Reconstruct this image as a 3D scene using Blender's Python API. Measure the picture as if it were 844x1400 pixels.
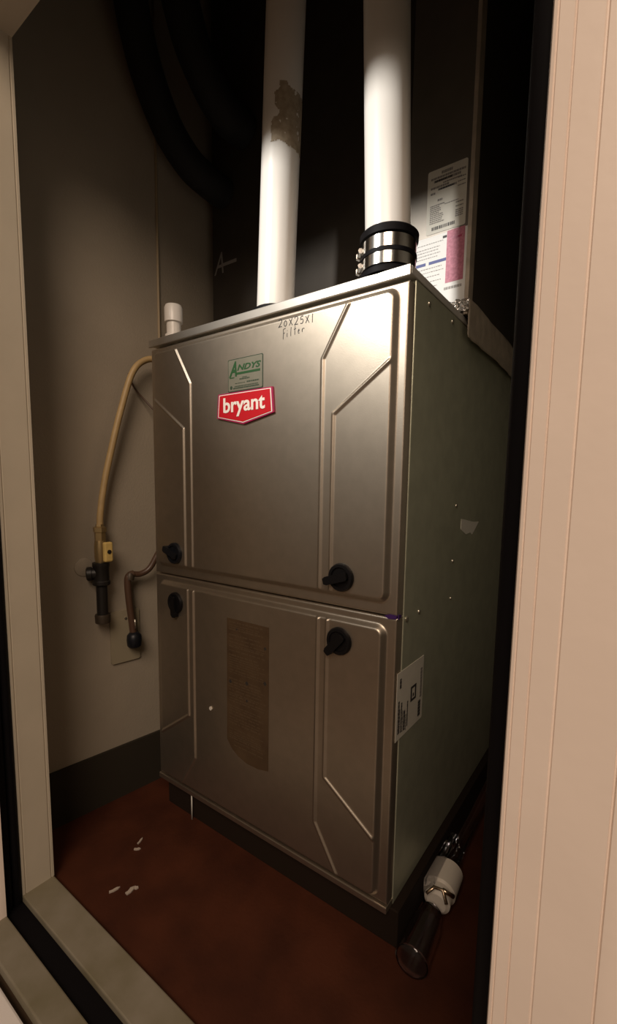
import bpy, bmesh, math, random
import numpy as np
from mathutils import Vector, Matrix, noise

for o in list(bpy.data.objects):
    bpy.data.objects.remove(o, do_unlink=True)
scene = bpy.context.scene
col = scene.collection
rnd = random.Random(7)
PI = math.pi

# ------------------------------------------------------------------ camera
CAM = Vector((0.785, -0.558, 0.610))
YAW, PITCH, ROLL = math.radians(36.12), math.radians(6.312), math.radians(0.835)
FPX = 625.3
fwd = Vector((-math.sin(YAW) * math.cos(PITCH), math.cos(YAW) * math.cos(PITCH), -math.sin(PITCH)))
rgt = Vector((math.cos(YAW), math.sin(YAW), 0.0))
upv = rgt.cross(fwd)
r2 = rgt * math.cos(ROLL) + upv * math.sin(ROLL)
u2 = -rgt * math.sin(ROLL) + upv * math.cos(ROLL)
cd = bpy.data.cameras.new('camera')
cd.sensor_fit = 'HORIZONTAL'
cd.sensor_width = 36.0
cd.lens = FPX / 844 * 36.0
cd.shift_x = (422 - 419.5) / 844
cd.shift_y = (738.7 - 700) / 844
cd.clip_start = 0.01
cam = bpy.data.objects.new('camera', cd)
m3 = Matrix((r2, u2, -fwd)).transposed()
cam.matrix_world = Matrix.Translation(CAM) @ m3.to_4x4()
col.objects.link(cam)
scene.camera = cam

# ------------------------------------------------------------------ light
world = bpy.data.worlds.new('world')
scene.world = world
world.use_nodes = True
bg = world.node_tree.nodes['Background']
bg.inputs[0].default_value = (1.0, 0.80, 0.60, 1)
bg.inputs[1].default_value = 0.10

def add_light(name, kind, loc, target, energy, color, **kw):
    d = bpy.data.lights.new(name, kind)
    d.energy = energy
    d.color = color
    for k, v in kw.items():
        setattr(d, k, v)
    o = bpy.data.objects.new(name, d)
    o.location = loc
    o.rotation_euler = (Vector(target) - Vector(loc)).to_track_quat('-Z', 'Y').to_euler()
    col.objects.link(o)
    return o

# lamp standing in the room left of the camera, shining under the head of the opening onto the vent pipes
add_light('room_spotlight', 'SPOT', (0.06, -0.95, 1.455), (0.46, 0.05, 0.95), 66, (1.0, 0.975, 0.93),
          spot_size=math.radians(44), spot_blend=1.0, shadow_soft_size=0.05)
# warm ceiling lamp of the room behind the camera
add_light('room_ceiling_lamp', 'AREA', (1.40, -2.0, 2.20), (0.5, -0.3, 0.5), 47, (1.0, 0.79, 0.62),
          shape='DISK', size=1.5)

vs = scene.view_settings
vs.view_transform = 'Standard'
vs.look = 'None'
vs.exposure = 0.0
vs.gamma = 1.0
vs.use_curve_mapping = False

# ------------------------------------------------------------------ materials
def mat(name, color, rough=0.5, metal=0.0, var=0.0, vscale=20.0, bump=0.0, bscale=200.0, spec=0.5,
        trans=0.0, color2=None, stretch=None, detail=4.0, coat=0.0):
    m = bpy.data.materials.new(name)
    m.use_nodes = True
    nt = m.node_tree
    b = nt.nodes['Principled BSDF']
    b.inputs['Base Color'].default_value = (*color, 1)
    b.inputs['Roughness'].default_value = rough
    b.inputs['Metallic'].default_value = metal
    b.inputs['Specular IOR Level'].default_value = spec
    b.inputs['Transmission Weight'].default_value = trans
    b.inputs['Coat Weight'].default_value = coat
    tc = nt.nodes.new('ShaderNodeTexCoord')
    src = tc.outputs['Object']
    if stretch:
        mp = nt.nodes.new('ShaderNodeMapping')
        mp.inputs['Scale'].default_value = stretch
        nt.links.new(src, mp.inputs['Vector'])
        src = mp.outputs['Vector']
    if var > 0 or color2:
        n = nt.nodes.new('ShaderNodeTexNoise')
        n.inputs['Scale'].default_value = vscale
        n.inputs['Detail'].default_value = detail
        nt.links.new(src, n.inputs['Vector'])
        r = nt.nodes.new('ShaderNodeValToRGB')
        c2 = color2 if color2 else tuple(c * (1 - var) for c in color)
        c1 = color if color2 else tuple(min(1, c * (1 + var)) for c in color)
        r.color_ramp.elements[0].color = (*c2, 1)
        r.color_ramp.elements[1].color = (*c1, 1)
        r.color_ramp.elements[0].position = 0.32
        r.color_ramp.elements[1].position = 0.68
        nt.links.new(n.outputs['Fac'], r.inputs['Fac'])
        nt.links.new(r.outputs['Color'], b.inputs['Base Color'])
    if bump > 0:
        n2 = nt.nodes.new('ShaderNodeTexNoise')
        n2.inputs['Scale'].default_value = bscale
        n2.inputs['Detail'].default_value = 3
        nt.links.new(src, n2.inputs['Vector'])
        bp = nt.nodes.new('ShaderNodeBump')
        bp.inputs['Strength'].default_value = bump
        bp.inputs['Distance'].default_value = 0.002
        nt.links.new(n2.outputs['Fac'], bp.inputs['Height'])
        nt.links.new(bp.outputs['Normal'], b.inputs['Normal'])
    return m

M = {}
M['wall'] = mat('wall_paint', (0.33, 0.28, 0.212), 0.75, var=0.05, vscale=8, bump=0.25, bscale=260)
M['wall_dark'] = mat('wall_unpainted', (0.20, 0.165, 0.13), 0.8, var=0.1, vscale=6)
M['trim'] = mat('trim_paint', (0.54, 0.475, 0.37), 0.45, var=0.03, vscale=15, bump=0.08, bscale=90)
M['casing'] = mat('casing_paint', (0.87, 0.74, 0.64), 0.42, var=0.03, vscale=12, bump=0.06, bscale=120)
M['sill'] = mat('threshold_paint', (0.27, 0.235, 0.18), 0.55, color2=(0.17, 0.145, 0.085), vscale=11, bump=0.15, bscale=120, detail=5)
M['rubber'] = mat('black_rubber', (0.005, 0.0042, 0.005), 0.6, spec=0.12)
M['floor'] = mat('red_floor_paint', (0.072, 0.0185, 0.0068), 0.7, color2=(0.045, 0.011, 0.004), vscale=14, bump=0.2, bscale=180, spec=0.25, detail=6)
M['floor_room'] = mat('brown_floor', (0.16, 0.10, 0.06), 0.5, var=0.15, vscale=5)
M['white'] = mat('white_board_paint', (0.82, 0.76, 0.72), 0.45)
M['base'] = mat('baseboard_vinyl', (0.030, 0.024, 0.016), 0.65, spec=0.3)
M['door'] = mat('brushed_door_metal', (0.47, 0.405, 0.325), 0.385, metal=0.94, var=0.04, vscale=60, bump=0.05, bscale=700)
M['case'] = mat('galvanised_case', (0.54, 0.55, 0.415), 0.42, metal=0.6, var=0.07, vscale=35, bump=0.05, bscale=400)
M['lip'] = mat('bounce_top_metal', (0.66, 0.63, 0.58), 0.35, metal=0.3, var=0.05, vscale=30)  # hidden top panel kept pale and less metallic to bounce light onto the pipes
M['lip_metal'] = mat('lip_edge_metal', (0.56, 0.52, 0.46), 0.40, metal=0.9, var=0.05, vscale=30)
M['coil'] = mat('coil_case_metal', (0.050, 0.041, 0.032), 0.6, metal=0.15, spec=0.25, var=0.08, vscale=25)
M['bright_end'] = mat('coil_bright_end', (0.20, 0.175, 0.145), 0.42, metal=0.5, var=0.06, vscale=25)  # paler than the coil case; brighter light at its right end put into colour
M['pvc'] = mat('white_pvc', (0.82, 0.78, 0.72), 0.28, var=0.02, vscale=14)
M['residue'] = mat('paper_residue', (0.42, 0.34, 0.24), 0.8, color2=(0.28, 0.215, 0.14), vscale=120)
M['black'] = mat('black_plastic', (0.005, 0.0045, 0.005), 0.45, spec=0.25)
M['blackblue'] = mat('black_blue_plastic', (0.007, 0.008, 0.011), 0.4, spec=0.3)
M['foam'] = mat('black_foam', (0.006, 0.006, 0.006), 0.8, bump=0.5, bscale=90)
M['chrome'] = mat('stainless_band', (0.70, 0.68, 0.64), 0.16, metal=1.0)
M['foil'] = mat('foil_tape', (0.75, 0.73, 0.70), 0.25, metal=1.0, bump=0.9, bscale=130)
M['tape'] = mat('aged_tape', (0.50, 0.42, 0.33), 0.5, metal=0.3, var=0.15, vscale=40, bump=0.6, bscale=110)
M['paper'] = mat('white_label', (0.80, 0.78, 0.74), 0.5)
M['paper_grey'] = mat('greyish_label', (0.62, 0.585, 0.50), 0.55, var=0.04, vscale=30)
M['ink'] = mat('black_ink', (0.03, 0.027, 0.025), 0.6)
M['ink_grey'] = mat('grey_ink', (0.22, 0.20, 0.18), 0.6)
M['pink'] = mat('pink_sticker', (0.62, 0.22, 0.29), 0.55, color2=(0.44, 0.13, 0.19), vscale=260, detail=6)
M['blue'] = mat('blue_print', (0.012, 0.03, 0.22), 0.5)
M['red'] = mat('red_badge', (0.52, 0.010, 0.018), 0.35)
M['magenta'] = mat('badge_edge', (0.36, 0.012, 0.075), 0.4)
M['badge_white'] = mat('badge_white', (0.85, 0.78, 0.70), 0.4)
M['sticker'] = mat('silver_green_sticker', (0.21, 0.20, 0.15), 0.4, metal=0.3, var=0.06, vscale=40)
M['green'] = mat('green_print', (0.010, 0.065, 0.012), 0.5)
M['green_dark'] = mat('dark_green_print', (0.025, 0.045, 0.022), 0.5)
M['brown_label'] = mat('brown_label', (0.085, 0.052, 0.026), 0.5, color2=(0.062, 0.036, 0.018), vscale=40)
M['brown_ink'] = mat('brown_label_print', (0.095, 0.062, 0.034), 0.5)
M['hose'] = mat('yellow_coated_hose', (0.42, 0.29, 0.13), 0.5, var=0.08, vscale=50)
M['brass'] = mat('brass', (0.45, 0.33, 0.16), 0.35, metal=0.8)
M['yellow'] = mat('yellow_handle', (0.56, 0.40, 0.13), 0.5, var=0.12, vscale=60)
M['iron'] = mat('black_iron', (0.016, 0.014, 0.012), 0.45, metal=0.3)
M['iron_cap'] = mat('brown_iron_cap', (0.055, 0.04, 0.026), 0.5, metal=0.4)
M['conduit'] = mat('brown_conduit', (0.075, 0.040, 0.024), 0.4)
M['plate'] = mat('beige_wall_plate', (0.31, 0.265, 0.18), 0.5)
M['tan'] = mat('tan_bead', (0.40, 0.31, 0.19), 0.6)
M['clear'] = mat('clear_vinyl', (0.92, 0.92, 0.96), 0.05, trans=1.0)
M['frost'] = mat('frosted_pvc', (0.78, 0.70, 0.60), 0.45)
M['copper'] = mat('copper_clip', (0.65, 0.48, 0.33), 0.25, metal=1.0)
M['scrap'] = mat('pale_scrap', (0.42, 0.35, 0.29), 0.7)
M['screw'] = mat('zinc_screw', (0.62, 0.58, 0.48), 0.3, metal=0.9)
M['purple'] = mat('purple_marker', (0.045, 0.010, 0.10), 0.5)
M['stand'] = mat('dark_base', (0.016, 0.009, 0.005), 0.8, spec=0.2)
M['patch'] = mat('torn_paper', (0.66, 0.63, 0.56), 0.7)

# ------------------------------------------------------------------ mesh helpers
def link(name, bm, m, parent=None, smooth=False, angle=None):
    me = bpy.data.meshes.new(name)
    bm.normal_update()
    bm.to_mesh(me)
    bm.free()
    me.materials.append(m)
    if smooth:
        for p in me.polygons:
            p.use_smooth = True
        if angle is not None:
            try:
                me.set_sharp_from_angle(angle=math.radians(angle))
            except Exception:
                pass
    o = bpy.data.objects.new(name, me)
    col.objects.link(o)
    o.parent = parent
    return o

def box(bm, x0, x1, y0, y1, z0, z1, bevel=0.0):
    r = bmesh.ops.create_cube(bm, size=1.0)
    vv = r['verts']
    for v in vv:
        v.co = Vector(((x0 + x1) / 2 + v.co.x * (x1 - x0), (y0 + y1) / 2 + v.co.y * (y1 - y0), (z0 + z1) / 2 + v.co.z * (z1 - z0)))
    if bevel > 0:
        es = set(e for v in vv for e in v.link_edges)
        bmesh.ops.bevel(bm, geom=list(es), offset=bevel, segments=2, affect='EDGES', profile=0.5)
    return bm

def prism_xy(bm, pts, z0, z1):
    a = [bm.verts.new((p[0], p[1], z0)) for p in pts]
    b = [bm.verts.new((p[0], p[1], z1)) for p in pts]
    n = len(pts)
    bm.faces.new(a[::-1])
    bm.faces.new(b)
    for i in range(n):
        bm.faces.new((a[i], a[(i + 1) % n], b[(i + 1) % n], b[i]))
    bmesh.ops.recalc_face_normals(bm, faces=bm.faces[:])
    return bm

class Frame:
    """A flat surface: origin, u (right), v (up), n (towards the viewer)."""
    def __init__(s, o, u, v):
        s.o, s.u, s.v = Vector(o), Vector(u).normalized(), Vector(v).normalized()
        s.n = s.u.cross(s.v)
    def p(s, a, b, h=0.0):
        return s.o + s.u * a + s.v * b + s.n * h

def slab(bm, fr, pts, h0, h1):
    """polygon pts (u, v) extruded from height h0 to h1 above the frame"""
    a = [bm.verts.new(fr.p(x, y, h0)) for x, y in pts]
    b = [bm.verts.new(fr.p(x, y, h1)) for x, y in pts]
    n = len(pts)
    fs = [bm.faces.new(a[::-1]), bm.faces.new(b)]
    for i in range(n):
        fs.append(bm.faces.new((a[i], a[(i + 1) % n], b[(i + 1) % n], b[i])))
    bmesh.ops.recalc_face_normals(bm, faces=fs)
    return bm

def rect(x0, y0, x1, y1):
    return [(x0, y0), (x1, y0), (x1, y1), (x0, y1)]

def rrect(x0, y0, x1, y1, r, n=5):
    out = []
    for cx, cy, a0 in ((x1 - r, y0 + r, -90), (x1 - r, y1 - r, 0), (x0 + r, y1 - r, 90), (x0 + r, y0 + r, 180)):
        for i in range(n + 1):
            a = math.radians(a0 + 90 * i / n)
            out.append((cx + r * math.cos(a), cy + r * math.sin(a)))
    return out

def catmull(pts, n=10):
    P = [Vector(p) for p in pts]
    P = [P[0] * 2 - P[1]] + P + [P[-1] * 2 - P[-2]]
    out = []
    for i in range(1, len(P) - 2):
        for k in range(n):
            t = k / n
            a, b, c, d = P[i - 1], P[i], P[i + 1], P[i + 2]
            out.append(0.5 * ((2 * b) + (c - a) * t + (2 * a - 5 * b + 4 * c - d) * t * t + (3 * b - a - 3 * c + d) * t ** 3))
    out.append(P[-2])
    return out

def tube(bm, path, rad, seg=14, cap=True):
    """a tube along the path; rad is a number or a function of the index"""
    path = [Vector(p) for p in path]
    rings = []
    ref = None
    for i, p in enumerate(path):
        t = (path[min(i + 1, len(path) - 1)] - path[max(i - 1, 0)]).normalized()
        if ref is None:
            ref = t.orthogonal().normalized()
        ref = (ref - t * ref.dot(t)).normalized()
        b = t.cross(ref)
        r = rad(i) if callable(rad) else rad
        rings.append([bm.verts.new(p + (ref * math.cos(2 * PI * k / seg) + b * math.sin(2 * PI * k / seg)) * r) for k in range(seg)])
    fs = []
    for a, b in zip(rings, rings[1:]):
        for k in range(seg):
            fs.append(bm.faces.new((a[k], a[(k + 1) % seg], b[(k + 1) % seg], b[k])))
    if cap:
        fs.append(bm.faces.new(rings[0][::-1]))
        fs.append(bm.faces.new(rings[-1]))
    bmesh.ops.recalc_face_normals(bm, faces=fs)
    return bm

def lathe(bm, p0, axis, prof, seg=32):
    """prof: (distance along axis, radius) pairs"""
    p0, axis = Vector(p0), Vector(axis).normalized()
    u = axis.orthogonal().normalized()
    v = axis.cross(u)
    rings = []
    for d, r in prof:
        rings.append([bm.verts.new(p0 + axis * d + (u * math.cos(2 * PI * k / seg) + v * math.sin(2 * PI * k / seg)) * max(r, 1e-5)) for k in range(seg)])
    fs = []
    for a, b in zip(rings, rings[1:]):
        for k in range(seg):
            fs.append(bm.faces.new((a[k], a[(k + 1) % seg], b[(k + 1) % seg], b[k])))
    fs.append(bm.faces.new(rings[0][::-1]))
    fs.append(bm.faces.new(rings[-1]))
    bmesh.ops.recalc_face_normals(bm, faces=fs)
    return bm

def text_bm(bm, fr, s, x, y, width, height, h0, h1, bold=0.0, shear=0.0, align='LEFT'):
    """lettering fitted into a width x height box whose lower left corner is (x, y)"""
    cu = bpy.data.curves.new('lettering', 'FONT')
    cu.body = s
    cu.size = 1.0
    cu.offset = bold
    cu.shear = shear
    cu.resolution_u = 3
    o = bpy.data.objects.new('lettering_source', cu)
    col.objects.link(o)
    dg = bpy.context.evaluated_depsgraph_get()
    me = bpy.data.meshes.new_from_object(o.evaluated_get(dg))
    co = np.array([v.co[:] for v in me.vertices])
    lo, hi = co.min(0), co.max(0)
    vs_ = []
    for c in co:
        a = x + (c[0] - lo[0]) / (hi[0] - lo[0]) * width
        b = y + (c[1] - lo[1]) / (hi[1] - lo[1]) * height
        vs_.append(bm.verts.new(fr.p(a, b, h1)))
    fs = []
    for p in me.polygons:
        try:
            fs.append(bm.faces.new([vs_[i] for i in p.vertices]))
        except ValueError:
            pass
    bm.normal_update()
    for f in fs:
        if f.normal.dot(fr.n) < 0:
            f.normal_flip()
    # give the letters a little depth
    ed = [e for f in fs for e in f.edges]
    r = bmesh.ops.extrude_face_region(bm, geom=fs)
    for v in [g for g in r['geom'] if isinstance(g, bmesh.types.BMVert)]:
        pass
    for v in vs_:
        v.co = v.co + fr.n * (h0 - h1)
    bpy.data.objects.remove(o)
    bpy.data.curves.remove(cu)
    bpy.data.meshes.remove(me)
    return bm

def stroke(bm, fr, pts, w, h0, h1):
    """a pen stroke of width w as a flat ribbon with thickness"""
    P = [Vector((p[0], p[1])) for p in pts]
    L, R_ = [], []
    for i, p in enumerate(P):
        t = (P[min(i + 1, len(P) - 1)] - P[max(i - 1, 0)])
        t.normalize()
        n = Vector((-t.y, t.x)) * w / 2
        L.append(p + n)
        R_.append(p - n)
    for i in range(len(P) - 1):
        slab(bm, fr, [tuple(L[i]), tuple(R_[i]), tuple(R_[i + 1]), tuple(L[i + 1])], h0, h1)

def thing(name, label, cat, loc=(0, 0, 0), group=None):
    o = bpy.data.objects.new(name, None)
    o.empty_display_size = 0.05
    o['label'] = label
    o['category'] = cat
    if group:
        o['group'] = group
    o.location = loc
    col.objects.link(o)
    return o

def adopt(root):
    """keep world placement of parts built in world coordinates under a root that is moved off the origin"""
    bpy.context.view_layer.update()
    for c in root.children:
        c.matrix_parent_inverse = Matrix.Translation(-Vector(root.location))

def tag(o, label, cat, group=None):
    o['label'] = label
    o['category'] = cat
    if group:
        o['group'] = group
    return o

def struct(name, bm, m, label, parent=None, smooth=False, angle=None):
    o = link(name, bm, m, parent, smooth, angle)
    o['kind'] = 'structure'
    if parent is None:
        o['label'] = label
    return o

# ------------------------------------------------------------------ the setting
W = 0.532        # furnace width
H = 0.889        # top of the furnace cabinet
ZF = -0.060      # closet floor
ZC = 2.05        # closet ceiling
XL, XR = 0.022, 0.732   # clear opening
ZH = 1.234       # head of the opening

bm = bmesh.new(); box(bm, -0.25, 0.95, -0.232, 0.95, ZF - 0.05, ZF)
struct('floor', bm, M['floor'], 'dark red painted floor inside the furnace closet')
bm = bmesh.new(); box(bm, -2.2, 2.6, -3.0, -0.338, ZF - 0.06, ZF - 0.030)  # unseen floor, made brown to darken the reflection in the lower door
struct('floor_room', bm, M['floor_room'], 'brown floor of the room outside the closet')
bm = bmesh.new(); box(bm, -2.2, 2.6, -0.420, -0.353, ZF - 0.030, ZF - 0.008, bevel=0.003)
struct('trim_13', bm, M['white'], 'white board in front of the threshold')
bm = bmesh.new(); box(bm, -0.25, 0.95, -0.232, 0.95, ZC, ZC + 0.05)
struct('ceiling', bm, M['wall_dark'], 'dark ceiling high inside the closet')
WL = [(-0.1115, -0.236), (-0.072, 0.070), (-0.066, 0.90)]
bm = bmesh.new(); prism_xy(bm, WL + [(-0.20, 0.90), (-0.20, -0.236)], ZF, ZC)
struct('wall_left', bm, M['wall'], 'beige textured closet wall left of the furnace')
bm = bmesh.new(); box(bm, -0.20, 0.90, 0.90, 0.95, ZF, ZC)
struct('wall_back', bm, M['wall_dark'], 'dark closet wall behind the furnace')
bm = bmesh.new(); box(bm, 0.82, 0.92, -0.232, 0.90, ZF, ZC)
struct('wall_right', bm, M['wall'], 'beige closet wall right of the furnace')
# front wall of the closet with the opening
bm = bmesh.new()
box(bm, -2.2, XL - 0.018, -0.310, -0.237, ZF - 0.01, 2.6)
box(bm, XR + 0.018, 2.6, -0.310, -0.237, ZF - 0.01, 2.6)
box(bm, XL - 0.018, XR + 0.018, -0.310, -0.237, ZH + 0.018, 2.6)
struct('wall_front', bm, M['wall'], 'wall around the closet opening')

# inner jamb boards: a flat face with a small step along each edge
def jamb_profile(x, s, y0, y1):
    """profile (x, y) of a jamb whose face is at x and looks towards s"""
    d = 0.0012 * s
    e = 0.0035
    return [(x, y0), (x, y0 + e), (x - d, y0 + e + .0006), (x - d, y0 + e + .0016), (x, y0 + e + .0022),
            (x, y1 - e - .0022), (x - d, y1 - e - .0016), (x - d, y1 - e - .0006), (x, y1 - e), (x, y1),
            (x - 0.018 * s, y1), (x - 0.018 * s, y0)]
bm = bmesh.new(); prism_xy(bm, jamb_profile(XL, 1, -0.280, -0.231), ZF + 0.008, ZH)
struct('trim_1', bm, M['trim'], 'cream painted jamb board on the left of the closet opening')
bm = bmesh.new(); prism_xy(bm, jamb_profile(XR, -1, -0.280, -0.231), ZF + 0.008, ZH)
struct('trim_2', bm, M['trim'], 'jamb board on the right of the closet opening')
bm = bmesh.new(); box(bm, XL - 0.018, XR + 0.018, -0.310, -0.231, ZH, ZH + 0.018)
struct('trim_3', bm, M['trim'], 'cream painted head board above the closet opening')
# threshold: inner bar, black seal, outer bar
bm = bmesh.new(); box(bm, XL - 0.018, XR + 0.018, -0.2805, -0.231, ZF - 0.012, ZF + 0.008, bevel=0.002)
struct('trim_4', bm, M['sill'], 'stained grey inner threshold bar of the closet opening')
bm = bmesh.new(); box(bm, XL - 0.03, XR + 0.03, -0.346, -0.3095, ZF - 0.012, ZF + 0.006, bevel=0.002)
struct('trim_5', bm, M['sill'], 'grey brown outer threshold bar of the closet opening')
bm = bmesh.new(); box(bm, XL - 0.02, XR + 0.02, -0.309, -0.281, ZF - 0.012, ZF - 0.002)
struct('trim_6', bm, M['rubber'], 'black seal strip between the two threshold bars')
# black weatherstrip on the jambs: two rounded ribs
def weatherstrip(x, s):
    b = bmesh.new()
    pts = []
    for yc, r in ((-0.3015, 0.0075), (-0.2875, 0.0065)):
        for k in range(9):
            a = -PI / 2 + PI * k / 8
            pts.append((x + s * (r * math.cos(a) * 1.05), yc + r * math.sin(a)))
    pts += [(x - 0.018 * s, -0.281), (x - 0.018 * s, -0.309)]
    return prism_xy(b, pts, ZF - 0.002, ZH)
struct('trim_7', weatherstrip(XL - 0.004, 1), M['rubber'], 'black weatherstrip on the left jamb', smooth=True, angle=40)
struct('trim_8', weatherstrip(XR + 0.002, -1), M['rubber'], 'black weatherstrip on the right jamb', smooth=True, angle=40)

# moulded door casing on the room side
def casing_profile(x, s):
    # (distance from the inner edge, distance proud of the wall)
    prof = [(0.0, 0.0), (0.0, 0.0125), (0.0008, 0.0142), (0.0020, 0.0145), (0.0024, 0.0138), (0.0027, 0.0138), (0.0032, 0.0148),
            (0.0088, 0.0152), (0.0093, 0.0143), (0.0096, 0.0143), (0.0100, 0.0153),
            (0.0200, 0.0158), (0.0206, 0.0149), (0.0210, 0.0149), (0.0216, 0.0158),
            (0.0455, 0.0166), (0.0460, 0.0156), (0.0464, 0.0156), (0.0470, 0.0167), (0.0570, 0.0172),
            (0.0590, 0.0160), (0.0600, 0.0)]
    return [(x + s * a, -0.310 - b) for a, b in prof]
bm = bmesh.new(); prism_xy(bm, casing_profile(0.7385, 1), ZF - 0.012, ZH + 0.075)
struct('trim_9', bm, M['casing'], 'pinkish white moulded casing at the right of the opening', smooth=True, angle=35)
bm = bmesh.new(); prism_xy(bm, casing_profile(0.0385, -1), ZF - 0.012, ZH + 0.075)
struct('trim_10', bm, M['casing'], 'white moulded casing at the left of the opening', smooth=True, angle=35)
bm = bmesh.new(); box(bm, 0.0385, 0.7385, -0.327, -0.310, ZH + 0.006, ZH + 0.066, bevel=0.003)
struct('trim_11', bm, M['casing'], 'white casing over the head of the opening')

# dark vinyl baseboard following the left wall
def off(p, d):
    return (p[0] + d, p[1])
bm = bmesh.new()
prism_xy(bm, [off(WL[0], 0.0), off(WL[1], 0.0), off(WL[2], 0.0), off(WL[2], 0.006), off(WL[1], 0.006), off(WL[0], 0.006)], ZF, 0.055)
struct('baseboard_left', bm, M['base'], 'dark vinyl baseboard along the left closet wall')
# tan bead covering the joint of the left wall
bm = bmesh.new(); tube(bm, [(-0.0705, 0.072, ZF), (-0.0705, 0.072, ZC)], 0.0028, 8)
struct('trim_12', bm, M['tan'], 'thin tan bead running up the left closet wall', smooth=True)

# ------------------------------------------------------------------ furnace
furn = thing('furnace', 'grey metal gas furnace cabinet with red badge and two raised-panel doors', 'furnace', (W / 2, 0.37, ZF))
FR = Frame((0, 0, 0), (1, 0, 0), (0, 0, 1))          # front face, n = -y
SIDE = Frame((W, 0, 0), (0, 1, 0), (0, 0, 1))        # right side, n = +x

bm = bmesh.new(); box(bm, 0.0, W, 0.018, 0.745, 0.0, 0.878, bevel=0.0015)
link('case', bm, M['case'], furn)
bm = bmesh.new(); box(bm, -0.002, W + 0.001, 0.0005, 0.747, 0.8785, H, bevel=0.0010)
link('top_panel', bm, M['lip'], furn)
bm = bmesh.new(); box(bm, -0.002, W + 0.001, -0.004, 0.0005, 0.8755, H, bevel=0.0012)
link('top_lip', bm, M['lip_metal'], furn)
bm = bmesh.new(); box(bm, 0.0005, W - 0.0005, -0.003, 0.020, 0.0, 0.0105, bevel=0.0015)
link('bottom_rail', bm, M['door'], furn)

def sd_rrect(X, Z, x0, x1, z0, z1, r):
    cx, cz = (x0 + x1) / 2, (z0 + z1) / 2
    qx = np.abs(X - cx) - (x1 - x0) / 2 + r
    qz = np.abs(Z - cz) - (z1 - z0) / 2 + r
    return -(np.hypot(np.maximum(qx, 0), np.maximum(qz, 0)) + np.minimum(np.maximum(qx, qz), 0) - r)

def sstep(t):
    t = np.clip(t, 0, 1)
    return t * t * (3 - 2 * t)

PANEL = 0.0085
def make_door(name, z0, z1, panel, beads):
    x0, x1 = 0.0012, W - 0.0012
    st = 0.0012
    nx = int((x1 - x0) / st); nz = int((z1 - z0) / st)
    xs = np.linspace(x0, x1, nx + 1); zs = np.linspace(z0, z1, nz + 1)
    X, Z = np.meshgrid(xs, zs)
    px0, px1, pz0, pz1 = panel
    sp = sd_rrect(X, Z, px0, px1, pz0, pz1, 0.017)
    h = PANEL * sstep(sp / 0.009)
    # embossed beads, mirrored about the middle of the door
    for line in beads:
        for pts in (line, [(W - a, b) for a, b in line]):
            d = np.full(X.shape, 1e9)
            for (ax_, az_), (bx_, bz_) in zip(pts, pts[1:]):
                ex, ez = bx_ - ax_, bz_ - az_
                t = np.clip(((X - ax_) * ex + (Z - az_) * ez) / (ex * ex + ez * ez), 0, 1)
                d = np.minimum(d, np.hypot(X - ax_ - ex * t, Z - az_ - ez * t))
            k = np.clip(1 - d / 0.0036, 0, 1)
            h = h + 0.0030 * (k - 0.12 * k ** 4) * sstep((sp - 0.005) / 0.006)
    # rolled outer edge
    e = np.minimum(np.minimum(X - x0, x1 - X), np.minimum(Z - z0, z1 - Z))
    h = h - 0.0016 * (1 - np.clip(e / 0.0017, 0, 1))
    verts = [(float(a), float(-b), float(c)) for a, b, c in zip(X.ravel(), h.ravel(), Z.ravel())]
    faces = []
    def vid(i, j): return j * (nx + 1) + i
    for j in range(nz):
        for i in range(nx):
            faces.append((vid(i, j), vid(i + 1, j), vid(i + 1, j + 1), vid(i, j + 1)))
    # sides going back to the case
    border = [vid(i, 0) for i in range(nx)] + [vid(nx, j) for j in range(nz)] + [vid(i, nz) for i in range(nx, 0, -1)] + [vid(0, j) for j in range(nz, 0, -1)]
    base = len(verts)
    for b in border:
        v = verts[b]
        verts.append((v[0], 0.0175, v[2]))
    n = len(border)
    for k in range(n):
        faces.append((border[(k + 1) % n], border[k], base + k, base + (k + 1) % n))
    faces.append([base + k for k in range(n)])
    me = bpy.data.meshes.new(name)
    me.from_pydata(verts, [], faces)
    me.materials.append(M['door'])
    for p in me.polygons:
        p.use_smooth = True
    me.update()
    try:
        me.set_sharp_from_angle(angle=math.radians(50))
    except Exception:
        pass
    o = bpy.data.objects.new(name, me)
    col.objects.link(o)
    o.parent = furn
    return o

up_beads = [[(0.449, 0.860), (0.408, 0.793), (0.408, 0.44)], [(0.530, 0.7885), (0.4275, 0.716), (0.4275, 0.44)]]
lo_beads = [[(0.407, 0.45), (0.407, 0.092), (0.4515, 0.019)], [(0.4235, 0.45), (0.4235, 0.173), (0.530, 0.0972)]]
d1 = make_door('door', 0.4415, 0.8715, (0.012, 0.520, 0.456, 0.8675), up_beads)
d1['label'] = 'upper raised-panel door with handwriting'
d2 = make_door('door', 0.0125, 0.4385, (0.014, 0.518, 0.0150, 0.4290), lo_beads)
d2['label'] = 'lower raised-panel door'

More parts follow.
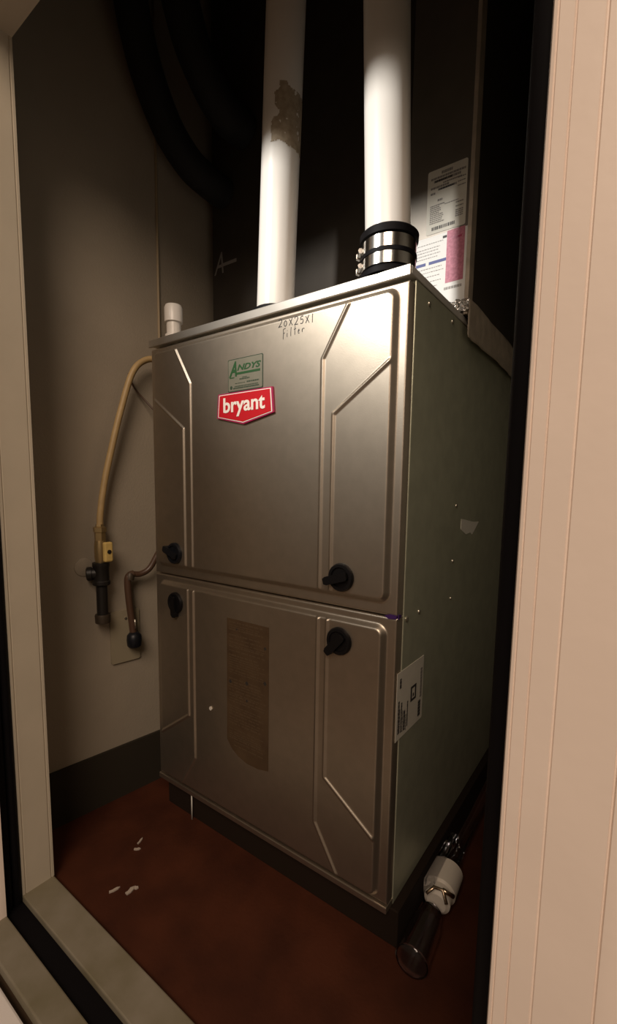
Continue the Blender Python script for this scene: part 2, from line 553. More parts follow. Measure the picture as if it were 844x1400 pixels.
# latch knobs: a round black cup with a bar grip and a small tab
def latch(x, z, ang, m):
    b = bmesh.new()
    lathe(b, (x, -PANEL + 0.001, z), (0, -1, 0), [(0, 0.0205), (0.004, 0.0205), (0.0065, 0.0190), (0.0068, 0.0150), (0.0045, 0.0140), (0.0045, 0.0)], 32)
    k = link('latch_knob', b, m, furn, True, 35)
    fr = Frame((x, -PANEL, z), (math.cos(ang), 0, math.sin(ang)), (-math.sin(ang), 0, math.cos(ang)))
    b = bmesh.new()
    slab(b, fr, rrect(-0.025, -0.0062, 0.0135, 0.0062, 0.0035), 0.003, 0.0105)
    link('grip', b, m, k)
    b = bmesh.new()
    slab(b, fr, rrect(-0.0275, -0.0050, -0.016, 0.0050, 0.002), 0.0005, 0.0095)
    link('tab', b, m, k)
latch(0.0740, 0.486, math.radians(-18), M['blackblue'])
latch(0.4465, 0.4865, math.radians(18), M['black'])
latch(0.0745, 0.390, math.radians(95), M['black'])
latch(0.4455, 0.3925, math.radians(48), M['black'])

# red badge
BY = Frame((0, -PANEL, 0), (1, 0, 0), (0, 0, 1))
pent = [(0.198, 0.7280), (0.2565, 0.7155), (0.3190, 0.7280), (0.3160, 0.7640), (0.2010, 0.7640)]
bc = (0.2575, 0.742)
def shrink(pts, k, kz=None):
    kz = kz or k
    return [(bc[0] + (a - bc[0]) * k, bc[1] + (b - bc[1]) * kz) for a, b in pts]
b = bmesh.new(); slab(b, BY, shrink(pent, 1.035, 1.07), 0.0, 0.0035)
badge = link('badge', b, M['magenta'], furn)
badge['label'] = 'red five-sided badge reading bryant'
b = bmesh.new(); slab(b, BY, shrink(pent, 0.985), 0.0035, 0.0040)
link('border', b, M['badge_white'], badge)
b = bmesh.new(); slab(b, BY, shrink(pent, 0.955, 0.93), 0.0040, 0.0044)
link('face', b, M['red'], badge)
b = bmesh.new(); text_bm(b, BY, 'bryant', 0.2125, 0.7265, 0.0915, 0.0315, 0.0042, 0.0050, bold=0.022)
link('lettering', b, M['badge_white'], badge)

# dealer sticker
b = bmesh.new(); slab(b, BY, rrect(0.2195, 0.7670, 0.2960, 0.8185, 0.002), 0.0, 0.0006)
stk = link('dealer_sticker', b, M['green_dark'], furn)
stk['label'] = 'silver sticker with green lettering'
b = bmesh.new(); slab(b, BY, rrect(0.2208, 0.7683, 0.2947, 0.8172, 0.002), 0.0006, 0.0009)
link('face', b, M['sticker'], stk)
b = bmesh.new()
text_bm(b, BY, 'NDYS', 0.2408, 0.7990, 0.0515, 0.0095, 0.0009, 0.0012, bold=0.03, shear=0.3)
text_bm(b, BY, 'A', 0.2225, 0.7905, 0.0175, 0.0240, 0.0009, 0.0012, bold=0.03, shear=0.35)
slab(b, BY, rect(0.2400, 0.7930, 0.2905, 0.7965), 0.0009, 0.0012)
slab(b, BY, rect(0.2235, 0.7885, 0.2340, 0.7900), 0.0009, 0.0012)
link('lettering', b, M['green'], stk)
b = bmesh.new()
for (u0, u1, v, t) in ((0.246, 0.268, 0.7845, 0.0022), (0.252, 0.262, 0.7875, 0.0012), (0.262, 0.288, 0.7790, 0.0020), (0.236, 0.258, 0.7790, 0.0010), (0.232, 0.288, 0.7710, 0.0022), (0.235, 0.286, 0.7742, 0.0014)):
    u = u0
    while u < u1:
        w = rnd.uniform(0.0015, 0.004)
        slab(b, BY, rect(u, v, min(u + w, u1), v + t), 0.0009, 0.0011)
        u += w + 0.0008
slab(b, BY, rrect(0.2245, 0.7710, 0.2300, 0.7765, 0.0025), 0.0009, 0.0011)
link('small_print', b, M['green_dark'], stk)

# handwriting on the upper door
glyph = {
    '2': [[(0, .8), (.2, 1), (.55, .95), (.6, .7), (.3, .3), (0, .02), (.2, .06), (.65, .08)]],
    '0': [[(.3, .75), (.08, .5), (.1, .15), (.35, .05), (.55, .3), (.5, .6), (.3, .75)]],
    'X': [[(0, .85), (.3, .5), (.65, .05)], [(.6, .95), (.3, .45), (.02, .05)]],
    '5': [[(.6, .95), (.2, .9), (.15, .55), (.45, .6), (.6, .35), (.4, .08), (.05, .1)]],
    '1': [[(.25, 1.05), (.2, .5), (.2, 0)]],
    'F': [[(.1, 1), (.12, .5), (.05, -.15)], [(.1, .98), (.45, 1.02), (.75, 1.05)], [(.12, .5), (.35, .52), (.5, .58)]],
    'i': [[(.15, .45), (.12, .2), (.15, 0)], [(.18, .68), (.2, .74)]],
    'l': [[(.2, 1), (.12, .5), (.12, 0)]],
    't': [[(.25, 1), (.18, .5), (.2, .02)], [(-.05, .62), (.2, .66), (.5, .7)]],
    'e': [[(.05, .25), (.3, .35), (.25, .52), (.05, .35), (.12, .08), (.4, .1)]],
    'r': [[(.08, .45), (.1, .1), (.12, .3), (.3, .48), (.7, .42)]],
}
def hand(b, s, x, z, h, adv, slope, w):
    for k, ch in enumerate(s):
        for st in glyph[ch]:
            pts = []
            for (a, c) in st:
                px = x + (k * adv + a * adv * 0.95)
                pts.append((px, z + c * h + (px - x) * slope))
            sm = [(p.x, p.y) for p in catmull([(q[0], q[1], 0) for q in pts], 4)]
            stroke(b, BY, sm, w, 0.0, 0.0003)
b = bmesh.new()
hand(b, '20X25X1', 0.3265, 0.8500, 0.0115, 0.0100, -0.07, 0.0011)
hand(b, 'Filter', 0.3350, 0.8335, 0.0125, 0.0070, 0.03, 0.0009)
hw = link('handwriting', b, M['ink'], furn)
hw['label'] = 'black marker note reading 20X25X1 Filter'

# brown instruction label on the lower door
b = bmesh.new()
lp = [(0.214, 0.386), (0.311, 0.386), (0.311, 0.137), (0.288, 0.132), (0.262, 0.132), (0.240, 0.138), (0.224, 0.148), (0.213, 0.162)]
slab(b, BY, lp[::-1], 0.0, 0.0004)
bl = link('instruction_label', b, M['brown_label'], furn)
bl['label'] = 'faded brown instruction label'
b = bmesh.new()
z = 0.379
while z > 0.150:
    t = rnd.choice((0.0012, 0.0016, 0.0022))
    u = 0.219 + (0.012 if z < 0.165 else 0)
    end = rnd.uniform(0.285, 0.306)
    if rnd.random() > 0.12:
        while u < end:
            w = rnd.uniform(0.003, 0.012)
            slab(b, BY, rect(u, z, min(u + w, end), z + t), 0.0004, 0.0006)
            u += w + rnd.uniform(0.001, 0.004)
    z -= t + rnd.choice((0.0024, 0.003, 0.0045))
link('print', b, M['brown_ink'], bl)
b = bmesh.new()
for (u, v, s) in ((0.303, 0.349, .006), (0.303, 0.289, .008), (0.222, 0.272, .008), (0.262, 0.2785, .008), (0.262, 0.247, .005), (0.238, 0.369, .004)):
    slab(b, BY, [(u - s / 2, v), (u, v - s / 2), (u + s / 2, v), (u, v + s / 2)], 0.0006, 0.0008)
link('pictogram', b, M['ink'], bl)

# small pale chip stuck on the lower door
b = bmesh.new()
slab(b, BY, [(0.1675, 0.204), (0.1715, 0.202), (0.174, 0.2055), (0.1715, 0.210), (0.168, 0.2085)], 0.0, 0.0018)
link('paint_chip', b, M['patch'], furn)

# side of the cabinet: rating label, screws, torn paper, marker blot
b = bmesh.new(); slab(b, SIDE, rect(0.004, 0.2605, 0.0985, 0.3605), 0.0, 0.0005)
rl = link('rating_label', b, M['paper_grey'], furn)
rl['label'] = 'white printed label on the right side'
b = bmesh.new()
def vbars(b, fr, u, w, v0, v1, h0=0.0005, h1=0.0008):
    v = v0
    while v < v1:
        l = rnd.uniform(0.002, 0.006)
        slab(b, fr, rect(u, v, u + w, min(v + l, v1)), h0, h1)
        v += l + 0.0009
vbars(b, SIDE, 0.0100, 0.0040, 0.270, 0.318)
vbars(b, SIDE, 0.0195, 0.0035, 0.269, 0.314)
vbars(b, SIDE, 0.0290, 0.0050, 0.268, 0.298)
vbars(b, SIDE, 0.0405, 0.0030, 0.270, 0.308)
vbars(b, SIDE, 0.0130, 0.0050, 0.336, 0.350)
vbars(b, SIDE, 0.0250, 0.0016, 0.268, 0.300)
vbars(b, SIDE, 0.0360, 0.0016, 0.266, 0.290)
vbars(b, SIDE, 0.0150, 0.0016, 0.270, 0.306)
slab(b, SIDE, rect(0.0520, 0.302, 0.0720, 0.3055), 0.0005, 0.0008)
slab(b, SIDE, rect(0.0520, 0.3215, 0.0720, 0.325), 0.0005, 0.0008)
slab(b, SIDE, rect(0.0520, 0.3055, 0.0565, 0.3215), 0.0005, 0.0008)
slab(b, SIDE, rect(0.0675, 0.3055, 0.0720, 0.3215), 0.0005, 0.0008)
slab(b, SIDE, rect(0.0600, 0.308, 0.0640, 0.313), 0.0005, 0.0008)
vbars(b, SIDE, 0.0815, 0.0090, 0.268, 0.293)
link('print', b, M['ink'], rl)
b = bmesh.new()
vbars(b, SIDE, 0.0865, 0.0070, 0.297, 0.343)
link('faint_print', b, M['ink_grey'], rl)

def screw(fr, u, v, r=0.0035):
    b = bmesh.new()
    lathe(b, fr.p(u, v, -0.0005), fr.n, [(0, r), (0.0012, r), (0.0024, r * .75), (0.0026, 0.0)], 12)
    s = link('screw', b, M['screw'], furn, True, 40)
for u, v, r in ((0.215, 0.587, .0032), (0.211, 0.493, .0032), (0.209, 0.429, .0025), (0.0275, 0.4330, .0042), (0.0715, 0.4345, .0036), (0.062, 0.862, .0035), (0.155, 0.866, .0035)):
    screw(SIDE, u, v, r)
b = bmesh.new()
slab(b, SIDE, [(0.245, 0.545), (0.275, 0.534), (0.300, 0.536), (0.312, 0.531), (0.330, 0.540), (0.352, 0.5535), (0.318, 0.5545), (0.290, 0.558), (0.262, 0.5615), (0.246, 0.563)], 0.0, 0.0006)
tp = link('torn_paper', b, M['patch'], furn)
tp['label'] = 'white torn scrap of label on the side'
b = bmesh.new()
slab(b, FR, [(0.5120, 0.4405), (0.5185, 0.4370), (0.5300, 0.4385), (0.5305, 0.4430), (0.5200, 0.4435)], 0.0, 0.0012)
slab(b, SIDE, [(-0.0005, 0.4380), (0.007, 0.4395), (0.0090, 0.4420), (0.005, 0.4440), (-0.0005, 0.4445)], -0.0004, 0.0010)
link('marker_blot', b, M['purple'], furn)
# lettering scrawled on the top lip
LIP = Frame((0, -0.004, 0), (1, 0, 0), (0, 0, 1))
b = bmesh.new()
for pts in ([(0.487, .8805), (0.4885, .8850)], [(0.492, .8850), (0.4955, .8855), (0.4935, .8830), (0.496, .8815), (0.492, .8800)], [(0.500, .8800), (0.5055, .8855)]):
    stroke(b, LIP, pts, 0.0008, 0.0, 0.0003)
link('lip_marking', b, M['ink'], furn)
# dark platform under the cabinet
b = bmesh.new(); box(b, 0.012, W + 0.012, 0.012, 0.735, ZF, -0.0005, bevel=0.002)
link('base_platform', b, M['stand'], furn)
b = bmesh.new(); tube(b, [(0.0945, 0.006, -0.0005), (0.0950, 0.006, ZF)], 0.0014, 8)
link('support_rod', b, M['patch'], furn, True)
adopt(furn)

# ------------------------------------------------------------------ coil cabinet on top of the furnace
coil = thing('coil_cabinet', 'tall dark metal coil cabinet with labels behind the vent pipes', 'coil cabinet', (0.25, 0.47, H))
YC = 0.202
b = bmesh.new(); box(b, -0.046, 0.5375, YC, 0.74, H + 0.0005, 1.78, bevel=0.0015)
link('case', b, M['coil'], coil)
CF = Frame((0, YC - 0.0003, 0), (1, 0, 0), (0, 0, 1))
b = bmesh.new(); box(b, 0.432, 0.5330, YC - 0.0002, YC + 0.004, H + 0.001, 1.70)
link('bright_end_panel', b, M['bright_end'], coil)  # added panel, lightens the right end of the coil front by colour
# folded front flange along the right edge
b = bmesh.new(); box(b, 0.5330, 0.5395, YC - 0.0025, YC + 0.02, H + 0.001, 1.78, bevel=0.0008)
link('corner_flange', b, M['tape'], coil)

def hbars(b, u0, u1, v, t, h0, h1, lo=0.0012, hi=0.004, fill=0.0006, fr=CF):
    u = u0
    while u < u1:
        w = rnd.uniform(lo, hi)
        slab(b, fr, rect(u, v, min(u + w, u1), v + t), h0, h1)
        u += w + fill

# large white specification label
b = bmesh.new(); slab(b, CF, rrect(0.4645, 1.0265, 0.5285, 1.1225, 0.003), 0.0, 0.0005)
sl = link('specification_label', b, M['paper_grey'], coil)
sl['label'] = 'white specification label with dense black print'
b = bmesh.new()
for v, u0, u1, t in ((1.1135, 0.487, 0.505, .004), (1.1080, 0.470, 0.526, .003), (1.1030, 0.475, 0.518, .0035), (1.0985, 0.490, 0.520, .002),
                     (1.0940, 0.470, 0.500, .003), (1.0900, 0.482, 0.512, .003), (1.0860, 0.470, 0.478, .003), (1.0740, 0.482, 0.490, .003)):
    hbars(b, u0, u1, v, t, 0.0005, 0.0008)
v = 1.068
while v > 1.041:
    hbars(b, 0.470, rnd.uniform(0.485, 0.497), v, .0016, 0.0005, 0.0008)
    if rnd.random() > .4:
        hbars(b, 0.512, 0.524, v, .0016, 0.0005, 0.0008)
    v -= 0.0029
for k in range(3):
    hbars(b, 0.514, 0.526, 1.098 - k * 0.006, .0015, 0.0005, 0.0008)
hbars(b, 0.494, 0.516, 1.066, .0012, 0.0005, 0.0008)
link('print', b, M['ink_grey'], sl)
b = bmesh.new()
u = 0.474
while u < 0.512:
    w = rnd.choice((.0006, .0012, .0018)); slab(b, CF, rect(u, 1.0315, u + w, 1.0365), 0.0005, 0.0008); u += w + 0.0008
hbars(b, 0.477, 0.505, 1.1030, .0030, 0.0008, 0.0009)
hbars(b, 0.484, 0.508, 1.0900, .0025, 0.0008, 0.0009)
link('bar_code', b, M['ink'], sl)

# white warranty sheet with a blue bar
b = bmesh.new(); slab(b, CF, rect(0.4380, 0.8960, 0.5326, 1.0230), 0.0, 0.0004)
ws = link('warranty_label', b, M['paper'], coil)
ws['label'] = 'white sheet with a blue stripe'
b = bmesh.new()
slab(b, CF, rect(0.4400, 0.9800, 0.4660, 0.9845), 0.0004, 0.0007)
slab(b, CF, rect(0.4715, 0.9800, 0.5005, 0.9845), 0.0004, 0.0007)
link('blue_stripe', b, M['blue'], ws)
b = bmesh.new()
slab(b, CF, rect(0.4935, 1.0150, 0.5000, 1.0185), 0.0004, 0.0007)
link('black_mark', b, M['ink'], ws)
b = bmesh.new()
for v in (1.012, 1.005, 1.0005, 0.9955, 0.9905, 0.974, 0.968, 0.961, 0.953, 0.945, 0.937):
    hbars(b, 0.442, rnd.uniform(0.485, 0.497), v, .0010, 0.0004, 0.0006, fill=.0012)
u = 0.499
while u < 0.5265:
    w = rnd.choice((.0005, .001, .0016)); slab(b, CF, rect(u, 0.9345, u + w, 0.9385), 0.0004, 0.0006); u += w + 0.0006
link('print', b, M['ink_grey'], ws)
# pink sticker
b = bmesh.new(); slab(b, CF, rect(0.5005, 0.9450, 0.5290, 1.0240), 0.0004, 0.0009)
ps = link('pink_sticker', b, M['pink'], coil)
ps['label'] = 'pink sticker with dark print'
b = bmesh.new()
text_bm(b, CF, '!', 0.5155, 1.0155, 0.0012, 0.005, 0.0009, 0.0011)
hbars(b, 0.5070, 0.5240, 1.0095, .0030, 0.0009, 0.0011)
link('print', b, M['magenta'], ps)

# crumpled foil at the front corner of the joint, aged tape along the side
def crumpled(b, fr, u0, u1, v0, v1, nu, nv, amp, h, seed, edge=0.15):
    g = []
    for j in range(nv + 1):
        row = []
        for i in range(nu + 1):
            a, c = i / nu, j / nv
            nzz = noise.noise(Vector((a * 9 + seed, c * 7, seed)))
            nz2 = noise.noise(Vector((a * 4 + seed, c * 3 + 5, seed)))
            vv = v0 + (v1 - v0) * c + nz2 * edge * (v1 - v0) * (1 if j in (0, nv) else .4)
            row.append(b.verts.new(fr.p(u0 + (u1 - u0) * a, vv, h + abs(nzz) * amp)))
        g.append(row)
    fs = []
    for j in range(nv):
        for i in range(nu):
            fs.append(b.faces.new((g[j][i], g[j][i + 1], g[j + 1][i + 1], g[j + 1][i])))
    r = bmesh.ops.extrude_face_region(b, geom=fs)
    for v in [q for q in r['geom'] if isinstance(q, bmesh.types.BMVert)]:
        v.co += fr.n * 0.0006
    bmesh.ops.recalc_face_normals(b, faces=b.faces[:])
CS = Frame((0.5400, 0, 0), (0, 1, 0), (0, 0, 1))
b = bmesh.new(); crumpled(b, CF, 0.504, 0.5415, 0.8945, 0.9120, 14, 8, 0.010, 0.003, 3.1, 0.25)
ft = link('foil_tape', b, M['foil'], coil); ft['label'] = 'crumpled shiny foil tape at the corner'
b = bmesh.new(); crumpled(b, CS, 0.200, 0.738, 0.856, 0.912, 60, 10, 0.003, 0.0006, 8.3, 0.10)
jt = link('joint_tape', b, M['tape'], coil, True); jt['label'] = 'aged grey tape sealing the joint to the furnace'
# faint maker's mark on the far left of the front
b = bmesh.new()
text_bm(b, CF, 'A', -0.040, 1.090, 0.030, 0.045, 0.0, 0.0005, shear=0.3)
slab(b, CF, rect(-0.012, 1.103, 0.030, 1.110), 0.0, 0.0005)
link('faint_mark', b, M['ink_grey'], coil)
adopt(coil)

# ------------------------------------------------------------------ vent pipes
def pipe_line(b, t, z0, z1):
    b, t = Vector(b), Vector(t)
    f = lambda z: b + (t - b) * ((z - b.z) / (t.z - b.z))
    return f(z0), f(z1)
R = 0.0300
P1a, P1b = pipe_line((0.279, 0.040, 0.913), (0.296, 0.040, 1.339), H + 0.0005, 2.03)
p1 = thing('vent_pipe', 'white plastic vent pipe with torn label residue, left of the two', 'pipe', tuple(P1a), 'white vent pipes')
b = bmesh.new(); tube(b, [P1a, P1b], R, 48); link('tube', b, M['pvc'], p1, True, 40)
b = bmesh.new(); lathe(b, P1a, (0, 0, 1), [(0, 0.038), (0.006, 0.0375), (0.009, 0.0330), (0.009, R + 0.0002), (0.0, R + 0.0002)], 40)
link('grommet', b, M['rubber'], p1, True, 40)
# torn label residue
b = bmesh.new()
ax = (P1b - P1a).normalized()
a0 = math.radians(-50)
NA, NZ = 60, 60
gr = {}
def rpt(i, j):
    if (i, j) not in gr:
        th = a0 + math.radians(-48 + 144 * i / NA)
        z = 1.113 + 0.105 * j / NZ
        c = P1a + ax * ((z - P1a.z) / ax.z)
        gr[(i, j)] = b.verts.new(c + Vector((math.cos(th), math.sin(th), 0)) * (R + 0.0004))
    return gr[(i, j)]
fs = []
for i in range(NA):
    for j in range(NZ):
        a, c = i / NA, j / NZ
        n1 = noise.fractal(Vector((a * 4, c * 5, 2.2)), 1.0, 2.0, 4)
        n2 = noise.fractal(Vector((a * 9, c * 9, 7.7)), 1.0, 2.0, 4)
        lim_l = 0.12 + 0.10 * n1 + (0.10 if c > .45 else 0)
        lim_t = 0.90 + 0.06 * n1 - 0.12 * abs(a - .35)
        lim_b = 0.17 - 0.13 * a + 0.04 * n2
        if a > lim_l and lim_b < c < lim_t and n2 > -0.62:
            fs.append(b.faces.new((rpt(i, j), rpt(i + 1, j), rpt(i + 1, j + 1), rpt(i, j + 1))))
bmesh.ops.recalc_face_normals(b, faces=fs)
rs = link('label_residue', b, M['residue'], p1, True)
rs['label'] = 'torn brown remains of a paper label'
adopt(p1)

P2a, P2b = pipe_line((0.484, 0.030, 0.921), (0.471, 0.030, 1.236), H + 0.0005, 2.03)
p2 = thing('vent_pipe', 'plain white plastic vent pipe in a clamped black collar, right of the two', 'pipe', tuple(P2a), 'white vent pipes')
b = bmesh.new(); tube(b, [P2a, P2b], R, 48); link('tube', b, M['pvc'], p2, True, 40)
b = bmesh.new()
lathe(b, P2a, (0, 0, 1), [(0, 0.0375), (0.006, 0.0375), (0.008, 0.0345), (0.046, 0.0345), (0.0475, 0.0385), (0.0555, 0.0390), (0.0575, 0.0370), (0.0575, R + .0003), (0.0, R + .0003)], 48)
cpl = link('coupling', b, M['rubber'], p2, True, 35)
b = bmesh.new()
lathe(b, P2a + Vector((0, 0, 0.010)), (0, 0, 1), [(0, 0.0347), (0, 0.0362), (0.0145, 0.0362), (0.0145, 0.0347)], 48)
link('clamp_band', b, M['chrome'], cpl, True, 35)
b = bmesh.new()
lathe(b, P2a + Vector((0, 0, 0.0295)), (0, 0, 1), [(0, 0.0347), (0, 0.0362), (0.0160, 0.0362), (0.0160, 0.0347)], 48)
link('clamp_band', b, M['chrome'], cpl, True, 35)
b = bmesh.new()
lathe(b, P2a + Vector((0, 0, 0.0245)), (0, 0, 1), [(0, 0.0347), (0, 0.0372), (0.0050, 0.0372), (0.0050, 0.0347)], 48)
link('rib', b, M['rubber'], cpl, True, 35)
# clamp screw on the left side
th = math.radians(-61 - 82)
dv = Vector((math.cos(th), math.sin(th), 0)); tv = Vector((-dv.y, dv.x, 0))
for dz in (0.0175, 0.0365):
    c = P2a + Vector((0, 0, dz)) + dv * 0.0385
    b = bmesh.new()
    tube(b, [c - tv * 0.009, c + tv * 0.006], 0.0032, 12)
    lathe(b, c - tv * 0.009, -tv, [(0, 0.0048), (0.005, 0.0048), (0.0055, 0.003)], 6)
    link('clamp_screw', b, M['chrome'], cpl, True, 35)
adopt(p2)

# ------------------------------------------------------------------ short capped pipe standing at the left of the furnace top
st = thing('pipe_stub', 'short white plastic pipe stub with cap on the furnace top', 'pipe', (0.032, 0.030, H))
b = bmesh.new(); lathe(b, (0.032, 0.030, H + 0.0005), (0, 0, 1), [(0, 0.0165), (0.012, 0.0165), (0.014, 0.0135), (0.05, 0.0135)], 28)
link('pipe', b, M['pvc'], st, True, 40)
b = bmesh.new(); lathe(b, (0.032, 0.030, H + 0.036), (0, 0, 1), [(0, 0.0138), (0, 0.0172), (0.026, 0.0172), (0.031, 0.0150), (0.031, 0.0)], 28)
link('cap', b, M['pvc'], st, True, 40)
adopt(st)

# ------------------------------------------------------------------ gas hose, valve and drip leg on the left wall
def wallx(y):
    return WL[0][0] + (WL[1][0] - WL[0][0]) * (y - WL[0][1]) / (WL[1][1] - WL[0][1])
def wp(y, z, d):
    return Vector((wallx(y) + d, y, z))
b = bmesh.new()
hp = [Vector((-0.0075, 0.068, 0.868)), Vector((-0.020, 0.066, 0.8700)), wp(0.050, 0.872, 0.040), wp(0.020, 0.865, 0.030), wp(-0.006, 0.835, 0.028), wp(-0.030, 0.760, 0.026), wp(-0.048, 0.690, 0.024), wp(-0.064, 0.620, 0.022), wp(-0.0740, 0.560, 0.022), wp(-0.0760, 0.530, 0.022)]
tube(b, catmull(hp, 10), 0.0062, 14)
tag(link('gas_hose', b, M['hose'], None, True), 'yellow flexible gas hose curving down the left wall', 'hose')

VY = -0.0765
vx = wallx(VY) + 0.022
gv = thing('gas_valve', 'black iron gas pipe with yellow-handled valve on left wall', 'valve', (vx, VY, 0.340))
b = bmesh.new(); lathe(b, (vx, VY, 0.505), (0, 0, 1), [(0, 0.0105), (0.016, 0.0105), (0.017, 0.0125), (0.026, 0.0125), (0.028, 0.008), (0.032, 0.0076)], 6)
link('flare_nut', b, M['brass'], gv)
b = bmesh.new(); lathe(b, (vx, VY, 0.462), (0, 0, 1), [(0, 0.0100), (0.010, 0.0115), (0.030, 0.0115), (0.043, 0.0100)], 16)
link('valve_body', b, M['brass'], gv, True, 35)
hx = vx + 0.013
b = bmesh.new(); box(b, hx, hx + 0.010, VY - 0.004, VY + 0.0135, 0.464, 0.503, bevel=0.003)
hd = link('handle', b, M['yellow'], gv)
b = bmesh.new(); lathe(b, (hx + 0.009, VY + 0.005, 0.484), (1, 0, 0), [(0, 0.0042), (0.002, 0.0042), (0.0025, 0.002)], 12)
link('pivot_screw', b, M['iron'], hd, True, 35)
b = bmesh.new()
lathe(b, (vx, VY, 0.416), (0, 0, 1), [(0, 0.0145), (0.002, 0.0165), (0.008, 0.0165), (0.010, 0.0148), (0.036, 0.0148), (0.038, 0.0160), (0.045, 0.0160), (0.046, 0.0145)], 24)
tee = link('tee', b, M['iron'], gv, True, 35)
b = bmesh.new()
lathe(b, (vx, VY, 0.4405), (-0.55, -0.84, -0.05), [(0, 0.0120), (0.016, 0.0120), (0.017, 0.0138), (0.025, 0.0138), (0.027, 0.0105), (0.0275, 0.0)], 20)
link('branch', b, M['iron'], tee, True, 35)
b = bmesh.new(); lathe(b, (vx, VY, 0.350), (0, 0, 1), [(0, 0.0105), (0.07, 0.0105)], 20)
link('drip_leg', b, M['iron'], gv, True, 35)
b = bmesh.new(); lathe(b, (vx, VY, 0.338), (0, 0, 1), [(0, 0.0100), (0.002, 0.0142), (0.016, 0.0148), (0.019, 0.0140), (0.019, 0.0)], 20)
link('end_cap', b, M['iron_cap'], gv, True, 35)
adopt(gv)

# pale patch ring where the branch enters the wall
b = bmesh.new()
WN = Frame((wallx(-0.098), -0.098, 0.452), Vector((0.129, 1, 0)), (0, 0, 1))
lathe(b, WN.o - WN.n * 0.001, WN.n, [(0, 0.019), (0.003, 0.018), (0.0045, 0.013), (0.0045, 0.0)], 20)
tag(link('pipe_escutcheon', b, M['wall'], None, True, 40), 'beige filler ring around the gas pipe on the left wall', 'ring')

# brown flexible conduit with connector and wall plate
cdn = thing('power_conduit', 'brown electrical conduit bending from the furnace to the wall plate', 'conduit', tuple(wp(-0.014, 0.285, 0.02)))
b = bmesh.new()
cp = [Vector((-0.003, 0.085, 0.512)), wp(0.058, 0.500, 0.045), wp(0.040, 0.474, 0.034), wp(0.022, 0.440, 0.028), wp(0.004, 0.429, 0.024), wp(-0.012, 0.430, 0.022)]
tube(b, catmull(cp, 8), 0.0062, 12)
link('flexible_conduit', b, M['conduit'], cdn, True)
b = bmesh.new()
tube(b, catmull([wp(-0.010, 0.431, 0.022), wp(-0.019, 0.428, 0.021), wp(-0.0225, 0.417, 0.020), wp(-0.021, 0.380, 0.020), wp(-0.016, 0.330, 0.020), wp(-0.0135, 0.302, 0.020)], 6), 0.0072, 12)
link('rigid_conduit', b, M['conduit'], cdn, True)
b = bmesh.new(); q = wp(-0.0185, 0.4285, 0.0215)
lathe(b, q - Vector((0, 0, 0.010)), (0, 0.1, 1), [(0, 0.0085), (0.010, 0.0090), (0.015, 0.006), (0.016, 0)], 14)
link('elbow_collar', b, M['iron_cap'], cdn, True, 40)
b = bmesh.new(); q = wp(-0.0135, 0.315, 0.0285)
tube(b, [q, q + Vector((0, -0.0012, 0.020))], 0.0016, 8)
link('metal_tab', b, M['screw'], cdn, True)
b = bmesh.new(); q = wp(-0.0125, 0.273, 0.021)
lathe(b, q, (0, 0, 1), [(0, 0.0110), (0.004, 0.0145), (0.016, 0.0155), (0.026, 0.0145), (0.033, 0.0085), (0.034, 0.0)], 20)
link('connector', b, M['blackblue'], cdn, True, 50)
adopt(cdn)
WPF = Frame((wallx(-0.02), -0.02, 0), Vector((0.129, 1, 0)), (0, 0, 1))
wpl = thing('wall_plate', 'beige outlet cover plate below the conduit on left wall', 'wall plate', tuple(WPF.p(0, 0.29)))
b = bmesh.new(); slab(b, WPF, rrect(-0.032, 0.240, 0.030, 0.352, 0.004), 0.0, 0.005)
link('cover', b, M['plate'], wpl)
b = bmesh.new(); lathe(b, WPF.p(0.0, 0.334, 0.005), WPF.n, [(0, 0.003), (0.001, 0.003), (0.0014, 0.0)], 12)
link('screw', b, M['screw'], wpl)
adopt(wpl)
# thin control wire behind the gas hose
b = bmesh.new()
tube(b, catmull([wp(-0.004, 0.838, 0.012), wp(0.010, 0.812, 0.008), wp(0.030, 0.785, 0.018), wp(0.046, 0.752, 0.045), Vector((-0.003, 0.075, 0.725))], 8), 0.0018, 8)
tag(link('control_wire', b, M['conduit'], None, True), 'thin dark wire running from behind the hose to the furnace', 'wire')

# ------------------------------------------------------------------ black insulated refrigerant lines
b = bmesh.new()
lp = [(0.03, -0.06, 2.04), (0.0, -0.05, 1.75), (-0.024, -0.02, 1.55), (-0.032, 0.015, 1.42), (-0.028, 0.062, 1.325), (-0.017, 0.110, 1.272), (-0.008, 0.155, 1.254), (-0.007, 0.190, 1.252), (-0.007, 0.1990, 1.252)]
tube(b, catmull(lp, 10), 0.031, 20)
tag(link('insulated_line', b, M['foam'], None, True, 60), 'thick black foam-insulated refrigerant line bending into the coil cabinet, nearer the wall', 'pipe', 'refrigerant lines')
b = bmesh.new()
lp = [(0.105, -0.03, 2.04), (0.075, -0.01, 1.75), (0.052, 0.020, 1.56), (0.045, 0.060, 1.45), (0.049, 0.105, 1.385), (0.054, 0.145, 1.354), (0.056, 0.180, 1.350), (0.056, 0.1970, 1.350)]
tube(b, catmull(lp, 10), 0.034, 20)
tag(link('insulated_line', b, M['foam'], None, True, 60), 'black foam-insulated refrigerant line above the lower thick one', 'pipe', 'refrigerant lines')

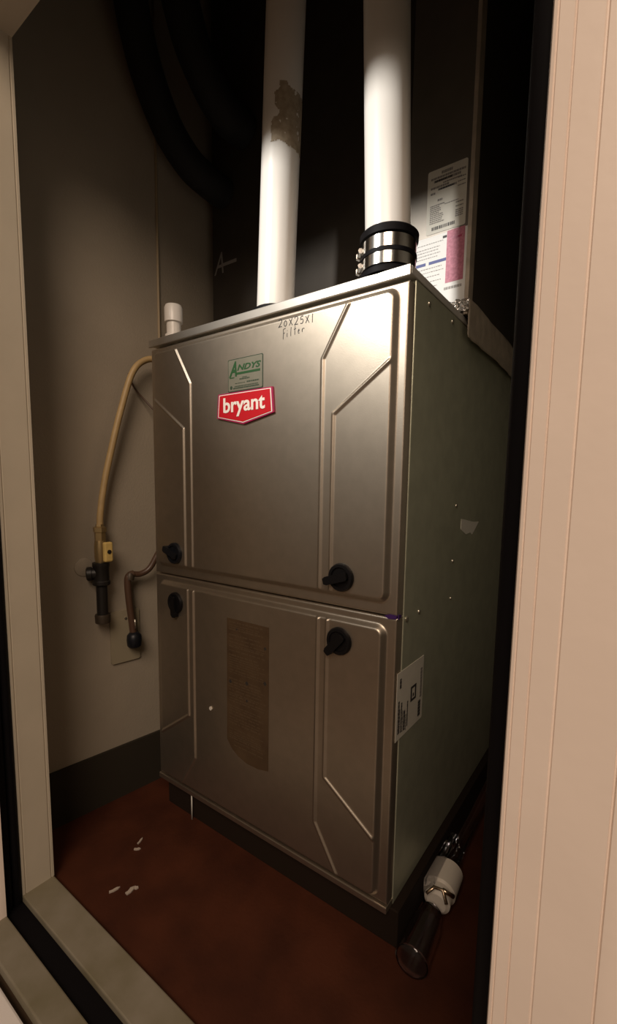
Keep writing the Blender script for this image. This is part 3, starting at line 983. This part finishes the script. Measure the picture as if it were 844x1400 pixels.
# ------------------------------------------------------------------ clear drain tubing on the floor at the right
dr = thing('drain_tubing', 'clear plastic condensate drain tubing with white coupling on the floor', 'drain tubing', (0.585, 0.1, ZF))
zt = ZF + 0.024
b = bmesh.new()
lathe(b, (0.5765, -0.018, zt), Vector((-0.06, 1, 0)), [(0, 0.012), (0.003, 0.021), (0.006, 0.0235), (0.012, 0.0220), (0.070, 0.0220), (0.076, 0.0190), (0.095, 0.0165), (0.095, 0.0130), (0.072, 0.0150), (0.010, 0.0190), (0.006, 0.012)], 28)
link('clear_trap', b, M['clear'], dr, True, 40)
b = bmesh.new()
lathe(b, (0.5715, 0.095, zt + 0.002), Vector((-0.06, 1, 0.03)), [(0, 0.0150), (0.004, 0.0205), (0.020, 0.0205), (0.024, 0.0235), (0.070, 0.0235), (0.074, 0.0190), (0.080, 0.0130)], 28)
link('white_coupling', b, M['frost'], dr, True, 35)
b = bmesh.new()
tube(b, catmull([(0.568, 0.172, zt + 0.004), (0.563, 0.25, zt), (0.560, 0.34, zt - 0.008), (0.556, 0.48, zt - 0.010), (0.553, 0.68, zt - 0.010)], 10), 0.0115, 16)
link('clear_hose', b, M['clear'], dr, True, 40)
b = bmesh.new()
tube(b, [(0.590, 0.086, zt + 0.018), (0.580, 0.098, zt + 0.027), (0.568, 0.092, zt + 0.030), (0.560, 0.080, zt + 0.024)], 0.0026, 8)
tube(b, [(0.580, 0.098, zt + 0.027), (0.594, 0.108, zt + 0.016)], 0.0034, 8)
link('clip', b, M['copper'], dr, True)
b = bmesh.new(); box(b, 0.5465, 0.5640, 0.100, 0.230, ZF, ZF + 0.052, bevel=0.004)
link('clear_housing', b, M['clear'], dr)
adopt(dr)

# ------------------------------------------------------------------ scraps on the floor
def scrap(x, y, l, w, ang, lab):
    b = bmesh.new()
    c, s = math.cos(ang), math.sin(ang)
    fr = Frame((x, y, ZF), (c, s, 0), (-s, c, 0))
    pts = [(-l / 2, -w * .3), (-l * .1, -w * .5), (l * .3, -w * .35), (l / 2, w * .1), (l * .2, w * .5), (-l * .2, w * .25), (-l * .45, w * .4)]
    slab(b, fr, pts, 0.0, 0.0022)
    tag(link('paint_scrap', b, M['scrap'], None), lab, 'scrap', 'scraps on the closet floor')
scrap(0.1230, -0.181, 0.018, 0.005, math.radians(72), 'narrow pale scrap on the red floor nearest the jamb')
scrap(0.1450, -0.166, 0.017, 0.008, math.radians(95), 'curled pale scrap on the red floor, right of the narrow one')
scrap(0.1480, -0.157, 0.008, 0.006, math.radians(20), 'small pale crumb touching the curled scrap')
scrap(0.0760, -0.107, 0.012, 0.005, math.radians(40), 'pale scrap on the red floor toward the baseboard')
scrap(0.0630, -0.092, 0.016, 0.004, math.radians(110), 'faint grey scrap on the red floor nearest the baseboard')

for o in bpy.data.objects:
    if o.name.split('.')[0] in ('print', 'small_print', 'faint_print', 'bar_code', 'pictogram', 'handwriting', 'lip_marking', 'marker_blot', 'label_residue'):
        o['kind'] = 'stuff'
